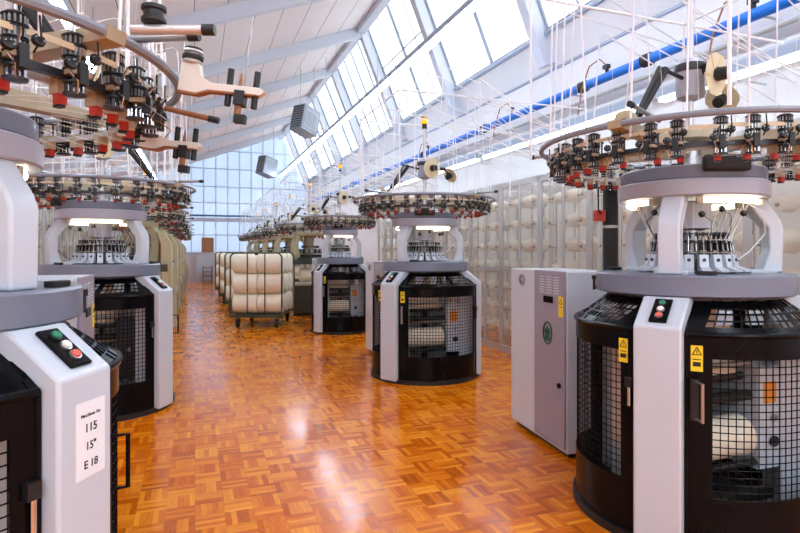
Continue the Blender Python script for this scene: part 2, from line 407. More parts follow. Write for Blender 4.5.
def halo(root, side, detail, NF=32, seed=1, fans=True):
    """creel ring, feeder ring, feeders, mast, fans and yarn tubes, all children of root"""
    rnd=random.Random(seed)
    ring_m='tube_grey' if side=='R' or not detail else 'tube_brown'
    o=MB().ring(.85,2.12,.016,'ring_grey',72,8)
    o.build('creel_ring',root)
    o=MB(); o.arc(.715,.74,0,360,1.99,2.012,72,'dark_metal'); o.arc(.655,.67,0,360,1.985,2.005,72,'aluminium'); o.build('feeder_ring',root)
    MB().arc(.770,.774,0,360,2.065,2.083,72,'belt_cream').build('drive_belt',root)
    sp=MB()
    for k in range(4):
        a={'R':20,'L':-36}[side]+90*k
        X=rz(a); sp.prism([(.08,2.05),(.45,2.075),(.86,2.10),(.87,2.135),(.45,2.14),(.08,2.12)],.07,'bracket_tan',X)
        p0=pol(.60,a+9,2.16); p1=pol(1.0,a+9,2.16)
        sp.cyl(p0,p1,.012,'steel',10); sp.cyl(p1,p1+(p1-p0).normalized()*.035,.015,'black_matte',10)
        sp.cyl(pol(.72,a+9,2.0),pol(.72,a+9,2.17),.008,'steel',8)
    sp.build('spider_arm',root)
    for k in range(NF):
        a=360*(k+.5)/NF+rnd.uniform(-1.5,1.5)
        X=rz(a)@tr(.75,0,2.0)@rz(rnd.uniform(-12,12))
        if detail:
            f=link_mesh('feeder',ME_F[0],root,X)
            for nm,me in zip(('pulley_stack','yarn_reel','stop_sensor','yarn_guide'),ME_F[1:]): link_mesh(nm,me,f)
        else:
            link_mesh('feeder',ME_FM,root,X)
    # mast, motor and lint fans
    m=MB(); m.cyl((0,0,1.9),(0,0,3.02),.018,'aluminium',12); m.cyl((0,0,1.94),(0,0,2.12),.06,'aluminium',16)
    m.lathe([(.02,2.13),(.12,2.15),(.125,2.2),(.11,2.22),(.02,2.23)],28,'cast_beige')
    m.build('mast',root)
    m=MB(); m.lathe([(.03,2.38),(.075,2.4),(.08,2.42),(.08,2.54),(.085,2.545),(.085,2.59),(.06,2.62),(.02,2.63)],24,'lilac_paint')
    m.lathe([(.086,2.545),(.088,2.55),(.088,2.585),(.086,2.59)],24,'dark_metal'); m.build('fan_motor',root)
    if fans:
        base={'R':(190,18,285),'L':(20,205,280)}[side]
        for j,(a,rr,zz,tilt,fr) in enumerate(((base[0],.58,2.17,-70,.062),(base[1],.42,2.46,60,.075),(base[2],.16,2.5,-85,.09))):
            arm=MB(); e=pol(rr,a,zz)
            arm.tube([pol(.04,a,2.5),pol(rr*.5,a,2.53),pol(rr*.85,a,zz+.06),e],.012,'dark_metal',8)
            arm.tube([pol(rr*.4,a,2.53),pol(rr*.8,a,zz+.075)],.022,'black_rubber',10)
            arm.build('fan_arm',root)
            X=Matrix.Translation(e)@rz(a)@Matrix.Rotation(R(tilt),4,'Y')
            f=MB(); f.lathe([(.01,-.06),(.035,-.055),(.04,0),(.03,.02),(.012,.03)],16,'black_matte')
            fo=f.build('lint_fan',root); fo.matrix_local=X
            b=MB()
            for k in range(6):
                Y=rz(60*k)@Matrix.Rotation(R(3),4,'X')
                poly=[(.02,-.02),(fr*.6,-.06*fr/.1),(fr*1.1,-.085*fr/.1),(fr*1.32,-.02),(fr*1.24,.06*fr/.1),(fr*.6,.05*fr/.1),(.02,.02)]
                vs=[(x,y,.012) for x,y in poly]+[(x,y,.016) for x,y in poly]; n=7
                b.add(vs,[list(range(n))[::-1],list(range(n,2*n))]+[(i,(i+1)%n,n+(i+1)%n,n+i) for i in range(n)],'fan_cream',Y)
            b.lathe([(.001,.018),(.028,.018),(.024,.03),(.001,.034)],14,'rust_tan')
            b.build('fan_blades',fo)
    # beacon
    bc=MB(); bc.cyl((0,0,3.0),(0,0,3.06),.03,'black_matte',12); bc.cyl((0,0,3.06),(0,0,3.13),.04,'amber',14); bc.cyl((0,0,3.13),(0,0,3.145),.042,'black_matte',14)
    bc.build('beacon',root)
    # yarn tubes rising from the ring and running over to the creel
    sg=1 if side=='R' else -1
    reach=1.95 if side=='R' else 1.7
    nt_=20 if detail else 12
    for k in range(nt_):
        a=360*(k+.3)/nt_; p=pol(.80,a,2.06); q=pol(.80+rnd.uniform(-.10,.06),a+rnd.uniform(-6,6),0)
        zt=rnd.choice((3.05,3.25,3.5,3.7) if detail else (2.95,3.1,3.3))
        pts=[p,Vector((q.x,q.y,zt-.03)),Vector((q.x+sg*.04,q.y,zt))]
        pts+=[Vector((sg*reach,q.y+rnd.uniform(-.5,.5),2.62+rnd.uniform(0,.25)))]
        MB().tube(pts,.0052 if detail else .0065,'tube_white',5).build('yarn_tube',root)
    rl=MB()
    for yy in (-.75,.75):
        for zz in (3.22,):
            rl.cyl((-sg*.6,yy,zz),(sg*(reach-.12),yy,zz),.009,'tube_white',6)
        rl.cyl((-sg*.6,yy,2.12),(-sg*.6,yy,3.25),.009,'tube_white',6); rl.cyl((sg*.75,yy,2.12),(sg*.75,yy,3.25),.009,'tube_white',6)
    for xx in (-.6,.75): rl.cyl((sg*xx,-.75,3.22),(sg*xx,.75,3.22),.008,'tube_white',6)
    rl.build('tube_rack',root)

def yarns(root, r_top, seed, zb=1.56, n=30):
    rnd=random.Random(seed); y=MB()
    for k in range(n):
        a=360*k/n+rnd.uniform(-3,3)
        y.tube([pol(.70,a,1.95),pol(.43,a+rnd.uniform(-4,4),1.985),],.0012,'yarn_thread',3)
        y.tube([pol(.30,a,1.78),pol(.2,a+rnd.uniform(-12,12),zb)],.0011,'yarn_thread',3)
        b=pol(.81,a+rnd.uniform(-3,3),2.6+rnd.uniform(-.3,.3)); y.tube([b,pol(.75,a,2.06)],.001,'yarn_thread',3)
    o=y.build('yarn_threads',root); o['kind']='stuff'

def white_machine(loc, side):
    root=empty('circular_knitting_machine',loc)
    # plinth
    p=MB(); p.arc(.5,.66,0,360,.0,.045,72,'black_matte'); p.arc(.02,.5,0,360,.01,.035,36,'dark_metal'); p.build('plinth',root)
    # three columns
    for a in (90,210,330):
        c=MB(); c.prism([(.43,.03),(.69,.03),(.69,1.125),(.52,1.262),(.43,1.262)],.225,'white_paint',rz(a)); c.build('column',root,bevel=.012,seg=3)
        c=MB(); c.prism([(.355,1.376),(.47,1.376),(.475,1.63),(.458,1.68),(.378,1.80),(.29,1.80),(.305,1.745),(.395,1.63),(.40,1.5)],.112,'white_paint',rz(a)); c.build('upper_column',root,bevel=.012,seg=3)
        c=MB(); c.box((.36,0,1.385),(.14,.17,.02),'white_paint',rz(a)); c.box((.455,.11,1.387),(.04,.09,.022),'black_matte',rz(a+8)); c.build('column_foot',root,bevel=.004)
    # doors
    for a0 in (210,330,90):
        s=a0+11; e=a0+109; d=MB()
        w0,w1=s+10,e-7
        d.arc(.628,.642,s,e,.05,.31,40,'black_gloss'); d.arc(.628,.642,s,e,.98,1.09,40,'black_gloss')
        d.arc(.628,.642,s,w0,.31,.98,6,'black_gloss'); d.arc(.628,.642,w1,e,.31,.98,5,'black_gloss')
        d.ring(.642,1.095,.014,'black_gloss',40,8,s,e)
        for q in (s,e): d.tube([pol(.639,q,.05),pol(.639,q,1.09)],.011,'black_gloss',8); d.tube([pol(.639,q,1.09),pol(.448,q,1.243)],.012,'black_gloss',8)
        do=d.build('door',root)
        g=MB(); n=26
        for k in range(1,n): 
            q=w0+(w1-w0)*k/n; g.tube([pol(.634,q,.3),pol(.634,q,.99)],.0034,'black_gloss',4)
        for k in range(1,19):
            z=.31+.67*k/19; g.ring(.634,z,.0028,'black_gloss',28,4,w0-1,w1+1)
        g.build('mesh_screen',do)
        # sloping perforated shoulder
        h=MB(); prof=lambda t:(.638-.19*t,1.10+.145*t)
        def pt(u,t,dz=0):
            r,z=prof(t); return pol(r,u,z+dz)
        def quad(u0,t0,u1,t1,u2,t2,u3,t3): h.add([pt(u0,t0),pt(u1,t1),pt(u2,t2),pt(u3,t3)],[(0,1,2,3)],'black_gloss')
        nn=49
        for k in range(nn):
            u0=s+(e-s)*k/nn; u1=s+(e-s)*(k+1)/nn
            quad(u0,0,u1,0,u1,.18,u0,.18); quad(u0,.8,u1,.8,u1,1,u0,1)
        rows=3; cw=4.0; N=int((e-s-12)/cw); A=s+3
        for q in (0,1):
            pass
        for r_ in range(rows):
            t0=.18+.62*r_/rows; t1=.18+.62*(r_+1)/rows; sh0=1.9*r_; sh1=1.9*(r_+1)
            quad(s,t0,A+sh0,t0,A+sh1,t1,s,t1)
            endu=A+N*cw
            quad(endu+sh0,t0,e,t0,e,t1,endu+sh1,t1)
            for k in range(N):
                a_=A+k*cw
                P=[(a_+sh0,t0),(a_+cw+sh0,t0),(a_+cw+sh1,t1),(a_+sh1,t1)]
                if k%12 in (0,): quad(*[v for p_ in P for v in p_]); continue
                cu=sum(p_[0] for p_ in P)/4; ct=sum(p_[1] for p_ in P)/4
                Q=[(cu+(p_[0]-cu)*.8,ct+(p_[1]-ct)*.8) for p_ in P]
                for i in range(4):
                    j=(i+1)%4; quad(*P[i],*P[j],*Q[j],*Q[i])
        ho=h.build('perforated_shoulder',root,smooth=False); sm=ho.modifiers.new('solid','SOLIDIFY'); sm.thickness=.004
        # handle at the start edge, latch at the far edge
        def on_door(q,zz,rr=.642): return rz(q)@tr(rr,0,zz)
        hd=MB(); hd.box((.008,0,0),(.016,.035,.2),'black_matte',on_door(s+3.2,.78))
        hd.tube([(v.x,v.y,v.z) for v in [on_door(s+3.2,.87)@Vector((.0,.0,0)),on_door(s+3.2,.87)@Vector((.07,.03,0)),on_door(s+3.2,.69)@Vector((.07,.03,0)),on_door(s+3.2,.69)@Vector((0,0,0))]],.008,'black_gloss' if side=='L' else 'steel',8)
        hd.build('handle',do)
        la=MB(); la.box((.01,0,0),(.026,.04,.05),'black_matte',on_door(e-2.2,.82)); la.cyl(on_door(e-2,.70)@Vector((.012,0,0)),on_door(e-2,.80)@Vector((.012,0,0)),.009,'chrome',10); la.build('latch',do)
        qs={210:s+4.0,90:e-5.5,330:None}[a0]
        if qs and side=='R':
            st=MB(); st.box((.0015,0,0),(.002,.052,.125),'yellow',on_door(qs,.98))
            st.box((.003,0,-.028),(.001,.034,.022),'ink',on_door(qs,.98)); st.box((.003,0,-.005),(.001,.036,.004),'ink',on_door(qs,.98))
            T=on_door(qs,1.01)
            tri=[Vector((.0032,-.02,-.012)),Vector((.0032,.02,-.012)),Vector((.0032,0,.024))]
            for i in range(3): st.tube([T@tri[i],T@tri[(i+1)%3]],.0022,'ink',4)
            st.tube([T@Vector((.0032,.003,.012)),T@Vector((.0032,-.002,.002)),T@Vector((.0032,.003,-.007))],.0018,'ink',4)
            st.build('warning_sticker',do)['label']='yellow warning sticker with black triangle'
    # interior take-down
    i=MB(); i.bb(.16,.40,-.30,.0,.30,.86,'white_paint' if side=='R' else 'dark_metal'); i.bb(-.40,-.37,-.26,.2,.12,.95,'aluminium'); i.bb(-.02,.02,-.05,.05,.03,1.25,'dark_metal') 
    i.bb(-.38,.38,.18,.21,.1,1.0,'aluminium'); (i.bb(.2,.3,-.303,-.298,.66,.78,'orange_label') if side=='R' else None); i.bb(-.38,.4,-.25,-.2,.10,.16,'dark_metal')
    i.cyl((.27,-.305,.45),(.27,-.32,.45),.03,'black_matte',16); i.cyl((.27,-.305,.58),(.27,-.32,.58),.02,'steel',16)
    i.build('takedown_frame',root,bevel=.006)
    for (yy,z,r,mm) in ((-.2,.80,.022,'dark_metal'),(-.24,.70,.03,'black_matte'),(-.16,.66,.03,'steel'),(-.25,.88,.016,'steel'),(-.28,.34,.02,'black_matte')):
        MB().cyl((-.37,yy,z),(.16,yy,z),r,mm,16).build('roller',root)
    MB().lathe([(.02,-.25),(.105,-.25),(.112,-.24),(.112,.22),(.105,.23),(.02,.23)],28,'fabric_cream',tr(-.11,-.22,.48)@Matrix.Rotation(R(90),4,'Y')).build('fabric_roll',root)
    f=MB(); n=24; top=[pol(.19,360*k/n,1.25) for k in range(n)]; bot=[Vector((-.11+.24*math.cos(2*math.pi*k/n),-.2+.018*math.sin(2*math.pi*k/n),.82)) for k in range(n)]
    f.add(top+bot,[(k,(k+1)%n,n+(k+1)%n,n+k) for k in range(n)],'fabric_cream'); f.build('fabric_tube',root)
    bk=MB()
    for k in range(20): bk.arc(.47,.5,18*k+2,18*k+11,1.13,1.2,2,'white_paint')
    bk.arc(.40,.45,0,360,1.2,1.262,60,'dark_metal'); bk.build('gear_rim',root)
    # table ring
    t=MB(); t.lathe([(.22,1.262),(.51,1.262),(.523,1.27),(.523,1.366),(.515,1.376),(.22,1.376),(.22,1.262)],72,'grey_blue'); t.build('table_ring',root)
    for q in (20,140): 
        k_=MB(); k_.cyl(pol(.535,q,1.26),pol(.535,q,1.33),.008,'black_matte',8); k_.cyl(pol(.535,q,1.325),pol(.535,q,1.35),.014,'black_rubber',10); k_.box((.522,0,1.275),(.03,.02,.02),'black_matte',rz(q)); k_.build('table_clamp',root)
    # needle head
    c=MB(); c.lathe([(.05,1.37),(.235,1.37),(.235,1.385),(.20,1.39),(.20,1.475),(.05,1.475)],60,'black_matte'); c.build('cylinder_head',root)
    c=MB()
    for k in range(20):
        X=rz(18*k+5); c.prism([(.19,1.385),(.30,1.385),(.30,1.395),(.245,1.415),(.232,1.48),(.19,1.48)],.048,'white_paint',X); c.cyl(X@Vector((.237,0,1.45)),X@Vector((.245,0,1.451)),.010,'dark_metal',8)
    o=c.build('cam_blocks',root,bevel=.0015,seg=1)
    c=MB(); c.arc(.15,.205,0,360,1.472,1.488,60,'dark_metal'); c.arc(.17,.19,0,360,1.545,1.56,60,'black_matte'); c.arc(.12,.2,0,360,1.595,1.602,48,'dark_metal')
    for k in range(36):
        X=rz(10*k); c.box((.205,0,1.525),(.022,.018,.06 if k%2 else .04),'black_matte',X); c.cyl(X@Vector((.222,0,1.50)),X@Vector((.205,0,1.58)),.0035,'steel',5)
        c.cyl(X@Vector((.19,.006,1.57)),X@Vector((.19,.006,1.605)),.007,'black_matte',6); c.tube([X@Vector((.212,0,1.5)),X@Vector((.225,0,1.48)),X@Vector((.2,0,1.455))],.003,'steel',4)
    c.build('yarn_carrier_ring',root)
    c=MB(); c.cyl((0,0,1.46),(0,0,1.78),.045,'steel',24); c.lathe([(.06,1.62),(.11,1.63),(.11,1.78),(.06,1.79)],36,'lilac_paint'); c.build('centre_drum',root)
    for q,r1,z in ((235,.26,1.70),(262,.24,1.73),(300,.27,1.71),(180,.27,1.72),(20,.26,1.71)):
        c=MB(); c.cyl(pol(r1,q,z),pol(r1,q,z+.06),.003,'steel',5); c.lathe([(.003,-.014),(.016,-.01),(.018,0),(.016,.01),(.003,.014)],12,'black_matte',Matrix.Translation(pol(r1,q,z))@Matrix.Rotation(R(60),4,'X'))
        a_=pol(r1,q,z); c.tube([a_,a_+Vector((.05,-.02,-.04)),a_+Vector((.03,-.03,-.12))],.0018,'black_matte',4); c.build('yarn_detector',root)
    c=MB(); c.tube([pol(.26,300,1.78),pol(.36,310,1.72),pol(.38,320,1.6),pol(.3,315,1.5),pol(.24,300,1.45)],.003,'black_matte' if side=='L' else 'tube_white',5)
    c.build('cable',root); c=MB(); c.tube([pol(.28,190,1.76),pol(.4,190,1.66),pol(.38,200,1.52),pol(.3,215,1.42)],.003,'black_matte',5)
    c.build('cable',root)
    # upper disc
    d=MB(); d.lathe([(.06,1.81),(.30,1.81),(.305,1.795),(.39,1.795),(.398,1.802),(.398,1.878),(.39,1.885),(.06,1.885)],72,'lilac_paint'); d.build('upper_disc',root)
    d=MB(); d.lathe([(.06,1.885),(.378,1.885),(.383,1.892),(.383,1.952),(.376,1.96),(.06,1.96)],72,'grey_blue'); d.build('gear_cover',root)
    for a in (90,210,330):
        wl=MB().ring(.335,1.772,.016,'work_lamp_glow',24,8,a+22,a+98).build('work_lamp',root)
        for q in (a+20,a+100): MB().box((.335,0,1.772),(.05,.03,.035),'cast_beige',rz(q)).build('lamp_holder',wl)
    ba={'R':248,'L':203}[side]
    X=rz(ba)
    b=MB(); n=12
    b.arc(.355,.425,ba-17,ba+17,1.915,2.0,14,'black_rubber'); b.build('belt_cover',root,bevel=.022,seg=3)
    # control panel on the aisle column
    ca={'R':210,'L':330}[side]
    nx=Vector((.137,0,.17)).normalized(); mid=Vector((.605,0,1.1935))+nx*.007
    ang=math.atan2(nx.x,nx.z)
    X=rz(ca)@Matrix.Translation(mid)@Matrix.Rotation(ang,4,'Y')
    p=MB(); p.box((0,0,0),(.165,.085,.014),'black_gloss'); po=p.build('control_panel',root,bevel=.005); po.matrix_local=X
    for xx,mm in ((-.045,'green_button'),(0.0,'white_button'),(.043,'red_button')):
        b=MB(); b.lathe([(.019,.006),(.019,.013),(.016,.014)],20,'steel' if mm!='green_button' else 'black_matte'); b.lathe([(.015,.012),(.015,.019),(.012,.022)],20,mm)
        b.build('push_button',po,loc=(xx,0,0))['label']=mm.replace('_button',' push button')
    halo(root,side,True,seed={'R':3,'L':5}[side]); yarns(root,1,11)
    return root

def sign(root, a, z):
    X=rz(a)@tr(.6915,.014,z)@Matrix.Rotation(R(90),4,'Z')@Matrix.Rotation(R(90),4,'X')
    p=MB(); p.box((0,0,0),(.125,.235,.0016),'paper'); po=p.build('number_sign',root); po.matrix_local=X; po['label']='white paper sign reading 115, 15", E 18'
    for t,s,y,x in (('Maschinen Nr:',.0145,.075,0),('115',.036,.034,0),('15"',.034,-.022,0),('E 18',.034,-.078,0)):
        me=text_mesh(t,s,'ink'); o=link_mesh('sign_lettering',me,po,tr(x,y,.0012))

def beige_machine(loc, side, detail=False):
    root=empty('beige_knitting_machine',loc)
    b=MB(); b.bb(-.5,.5,-.45,.45,.06,.70,'olive_dark'); b.bb(-.505,.505,-.455,.455,.36,.375,'dark_metal'); b.bb(-.505,.505,-.455,.455,.53,.54,'dark_metal'); b.bb(-.46,.46,-.41,.41,0,.06,'black_matte'); b.build('base_cabinet',root,bevel=.008)
    p=MB()
    for sx in (-1,1):
        for sy in (-1,1): p.box((sx*.52,sy*.44,.6),(.09,.1,1.2),'beige_frame')
    p.build('base_post',root,bevel=.01)
    t=MB(); t.bb(-.56,.56,-.5,.5,1.19,1.3,'olive_dark'); t.lathe([(.3,1.3),(.46,1.3),(.46,1.34),(.3,1.34)],40,'dark_metal'); t.bb(-.55,.55,-.48,.48,.7,.74,'beige_frame'); t.build('table',root,bevel=.006)
    f=MB(); f.lathe([(.02,-.28),(.15,-.28),(.155,-.27),(.155,.27),(.15,.28),(.02,.28)],28,'fabric_cream',tr(0,-.2,.95)@Matrix.Rotation(R(90),4,'Y')); f.build('fabric_roll',root)
    for a in (90,210,330):
        c=MB(); c.prism([(.34,1.3),(.52,1.3),(.54,1.66),(.44,1.86),(.30,1.90),(.30,1.80),(.40,1.74),(.42,1.62),(.36,1.36)],.15,'beige_frame',rz(a)); c.build('upper_column',root,bevel=.012)
    if side=='L':
        c=MB()
        for yy in (-.32,): c.prism([(.46,.02),(.62,.02),(.62,1.62),(.50,1.80),(.40,1.80),(.46,1.6)],.2,'beige_frame',tr(0,yy,0))
        c.bb(.50,.64,-.2,-.0,1.22,1.32,'creel_grey'); c.build('side_column',root,bevel=.01)
        c=MB(); c.bb(.565,.68,-.1,.2,.3,.95,'cast_beige'); c.bb(.68,.686,-.05,.15,.4,.85,'black_matte'); c.build('side_box',root,bevel=.01)
    d=MB(); d.lathe([(.06,1.86),(.40,1.86),(.41,1.87),(.41,1.93),(.40,1.94),(.06,1.94)],48,'beige_frame'); d.build('upper_disc',root)
    c=MB(); c.lathe([(.05,1.33),(.28,1.33),(.28,1.42),(.05,1.42)],40,'black_matte'); 
    for k in range(24): c.box((.26,0,1.5),(.04,.03,.10),'dark_metal' if k%2 else 'steel',rz(15*k)); c.box((.2,0,1.6),(.02,.02,.05),'black_matte',rz(15*k+5))
    c.arc(.2,.28,0,360,1.44,1.46,40,'dark_metal'); c.build('needle_head',root)
    c=MB()
    for k in range(18): c.box((.33,0,1.83),(.03,.04,.03),'red_plastic',rz(20*k))
    c.build('stop_sensor',root)
    c=MB(); c.cyl((0,0,1.42),(0,0,1.86),.09,'cast_beige',24); c.build('centre_drum',root)
    halo(root,side,False,NF=24,seed=21 if side=='R' else 33,fans=True)
    return root

XR_ROW=2.65
r1=white_machine((2.735,2.506,0),'R')
bpy.context.view_layer.update()
def snapshot():
    KIDS.clear()
    for o in C.objects:
        if o.parent: KIDS.setdefault(o.parent.name,[]).append(o)
snapshot()
WG='white circular knitting machines'; BG='beige-framed knitting machines'
tag(r1,'nearest right-hand circular knitting machine, white columns, black mesh doors, beside grey control cabinet','knitting machine',WG)
r2=copy_tree(r1); r2.location=(2.647,6.36,0); tag(r2,'circular knitting machine with amber beacon standing mid-picture, white columns and rounded black mesh doors','knitting machine',WG)
r3=copy_tree(r1); r3.location=(2.57,10.3,0); r3.scale=(.84,.84,1); tag(r3,'smaller black-doored knitting machine behind the mid-picture one, just right of the roll trolley','knitting machine',WG)
l1=white_machine((-.91,2.297,0),'L'); snapshot()
l2=copy_tree(l1); l2.location=(-.85,6.09,0)
tag(l2,'white-columned circular knitting machine on the left behind the one with sign 115','knitting machine',WG)
tag(l1,'left foreground circular knitting machine with paper sign 115 on its white column','knitting machine',WG)
sign(l1,330,.92)
ords=['first','second','third','fourth','fifth','sixth']
b1=beige_machine((2.6,13.4,0),'R'); snapshot()
for k in range(5):
    o=b1 if k==0 else copy_tree(b1)
    o.location=(2.6,13.4+3.0*k,0)
    tag(o,'beige-framed knitting machine over dark base, %s beyond the white machines on the right'%ords[k],'knitting machine',BG)
b2=beige_machine((-.95,9.6,0),'L'); snapshot()
for k in range(6):
    o=b2 if k==0 else copy_tree(b2)
    o.location=(-.95,9.6+3.0*k,0)
    tag(o,'beige-framed knitting machine with tall chamfered posts, %s beyond the white machines on the left'%ords[k],'knitting machine',BG)

# big outer yarn-guide arm on the near left machine
a=MB()
pa=Vector((.893,-.217,2.08)); d=Vector((.94,-.34,-.12)).normalized()
def arm(mb, p, d, L):
    s=Vector((-d.y,d.x,0)).normalized(); X=Matrix.Translation(p)@Matrix((d,s,d.cross(s))).transposed().to_4x4()
    mb.prism([(-.035,-.03),(.03,-.034),(.07,-.018),(L,-.014),(L+.015,0),(L,.012),(.08,.01),(.04,.03),(.03,.07),(-.03,.07)],.036,'concrete_cream',X)
    mb.prism([(-.034,-.034),(.03,-.038),(.07,-.022),(L-.01,-.018),(L-.01,-.012),(.07,-.014),(.03,-.03),(-.034,-.026)],.038,'rust_tan',X)
    for x in (L*.55,L*.92): mb.cyl(X@Vector((x,0,-.06)),X@Vector((x,0,.07)),.011,'black_matte',10)
    mb.lathe([(.03,.07),(.034,.078),(.026,.085),(.026,.105),(.034,.11),(.03,.118)],20,'aluminium',X); mb.lathe([(.035,.085),(.036,.092),(.035,.1)],20,'black_rubber',X)
    mb.lathe([(.026,.1185),(.03,.124),(.008,.13)],20,'black_matte',X)
    mb.box((L*.72,0,-.03),(.035,.05,.05),'black_matte',X); mb.lathe([(.002,-.12),(.012,-.09),(.012,-.05),(.006,.03),(.002,.06)],10,'rust_tan',X@tr(L*.70,0,0))
    mb.box((L*.75,.0,-.10),(.04,.03,.03),'black_matte',X); mb.cyl(X@Vector((L*.76,0,.0)),X@Vector((L*.76,0,.26)),.0025,'steel',5)
arm(a,pa,d,.25)
o=a.build('yarn_guide_arm',l1,bevel=.003)
a=MB(); arm(a,Vector((.736,.213,1.95)),Vector((.94,-.34,-.1)).normalized(),.2); a.build('yarn_guide_arm',l1,bevel=.003)
a=MB(); p=Vector((.80,.08,2.06)); e=p+Vector((.16,-.055,-.04)); a.cyl(p,e,.011,'rust_tan',10); a.cyl(e,e+(e-p).normalized()*.04,.013,'black_matte',10); a.build('copper_tube',l1)
a=MB(); p=Vector((.74,-.54,2.13)); e=p+Vector((.19,-.065,0)); a.cyl(p,e,.014,'aluminium',14); a.cyl(e,e+(e-p).normalized()*.035,.016,'black_matte',14)
a.lathe([(.02,.015),(.034,.02),(.034,.03),(.028,.034),(.028,.05),(.034,.054),(.034,.064),(.01,.068)],20,'black_matte',Matrix.Translation(p+Vector((.06,-.02,.0)))); a.build('guide_rod',l1)
snapshot()

# ------------------------------------------------------------------ control cabinets
def cabinet(loc, rot):
    root=empty('control_cabinet',loc,rot)
    # footprint: x -.235..215 (aisle face at -x), y .82..1.74 relative to the machine
    b=MB(); b.bb(-.235,.215,0,.92,.04,1.35,'white_paint'); b.bb(-.2,.18,.04,.88,.0,.04,'black_matte'); b.build('cabinet_body',root,bevel=.008)
    d=MB(); d.bb(-.252,-.236,.008,.462,.07,1.352,'purple_grey'); do=d.build('door',root,bevel=.004)
    v=MB()
    for j in range(3):
        for k in range(7): v.box((-.253,.12+j*.105,1.305-k*.02),(.006,.075,.0075),'white_paint')
    v.build('vent',do)
    v=MB(); v.box((-.254,.235,1.135),(.01,.135,.05),'black_gloss'); v.build('display',do)
    v=MB(); v.box((-.2535,.055,1.095),(.003,.06,.15),'yellow'); v.box((-.2555,.055,1.09),(.001,.04,.004),'ink')
    for i in range(3):
        P=[(-.2555,.042,.925+.0),(-.2555,.082,.925),(-.2555,.062,.955+.01)]; P=[(-.2555,.035,1.115),(-.2555,.075,1.115),(-.2555,.055,1.148)]
        v.tube([P[i],P[(i+1)%3]],.002,'ink',4)
    v.build('warning_sticker',do)['label']='yellow warning sticker'
    # oval emblem: green ring with interlaced strokes
    e=MB(); n=40; cy,cz=.245,.88
    ring=lambda ry,rz_,t: e.tube([(-.2545,cy+ry*math.cos(2*math.pi*i/n),cz+rz_*math.sin(2*math.pi*i/n)) for i in range(n)],t,'emblem_green',5,True)
    ring(.062,.082,.007)
    for st in (((-.03,-.05),(-.022,.0),(0,.052),(.022,.0),(.03,-.05)),((-.012,-.06),(-.012,-.01),(0,.02),(.012,-.01),(.012,-.06)),((-.04,.0),(-.025,.035),(.025,.035),(.04,.0)),((-.03,-.028),(.03,-.028))):
        e.tube([(-.2545,cy+y_,cz+z_) for y_,z_ in st],.0055,'emblem_green',4)
    e.build('emblem',do)
    k=MB(); k.cyl((-.252,.07,.52),(-.268,.07,.52),.018,'black_gloss',14); k.build('lock',do)
    e=MB(); cy,cz=.70,1.26
    e.tube([(-.238,cy+.042*math.cos(2*math.pi*i/n),cz+.042*math.sin(2*math.pi*i/n)) for i in range(n)],.008,'emblem_grey',5,True)
    for i in range(7):
        a=2*math.pi*i/7+.4; e.tube([(-.238,cy+.03*math.cos(a),cz+.03*math.sin(a)),(-.238,cy+.018*math.cos(a+.3),cz+.018*math.sin(a+.3))],.006,'emblem_grey',4)
    e.build('round_emblem',root)
    return root
cb=cabinet((2.735,3.33,0),0); cb.rotation_euler=(0,0,R(-6)); tag(cb,'grey and white control cabinet with green oval emblem and vents beside the nearest right machine','cabinet','control cabinets')
pt_=MB(); pt_.cyl((.16,.06,1.35),(.16,.06,1.98),.055,'black_matte',20); pt_.cyl((.16,.06,1.67),(.16,.06,1.69),.058,'steel',20)
pt_.tube([(.1,.06,1.75),(.02,.0,1.8),(.03,.02,1.95),(.12,.05,2.02)],.006,'black_rubber',6); pt_.bb(.03,.1,.03,.08,1.72,1.8,'red_plastic')
pt_.build('cable_post',cb)['label']='black upright cable post'
snapshot()
for loc,rot,lab in (((2.647,7.18,0),0,'control cabinet behind the mid-picture knitting machine, only a white edge showing'),
                    ((2.6,11.05,0),0,'control cabinet behind the smaller black-doored knitting machine'),
                    ((-.855,4.03,0),180,'white control cabinet between the two left-hand white knitting machines'),
                    ((-.855,8.0,0),180,'control cabinet behind the second left-hand white knitting machine')):
    c=copy_tree(cb); c.location=loc; c.rotation_euler=(0,0,R(rot)); tag(c,lab,'cabinet','control cabinets')
    for ch in list(c.children):
        if ch.name.startswith('cable_post'): bpy.data.objects.remove(ch)

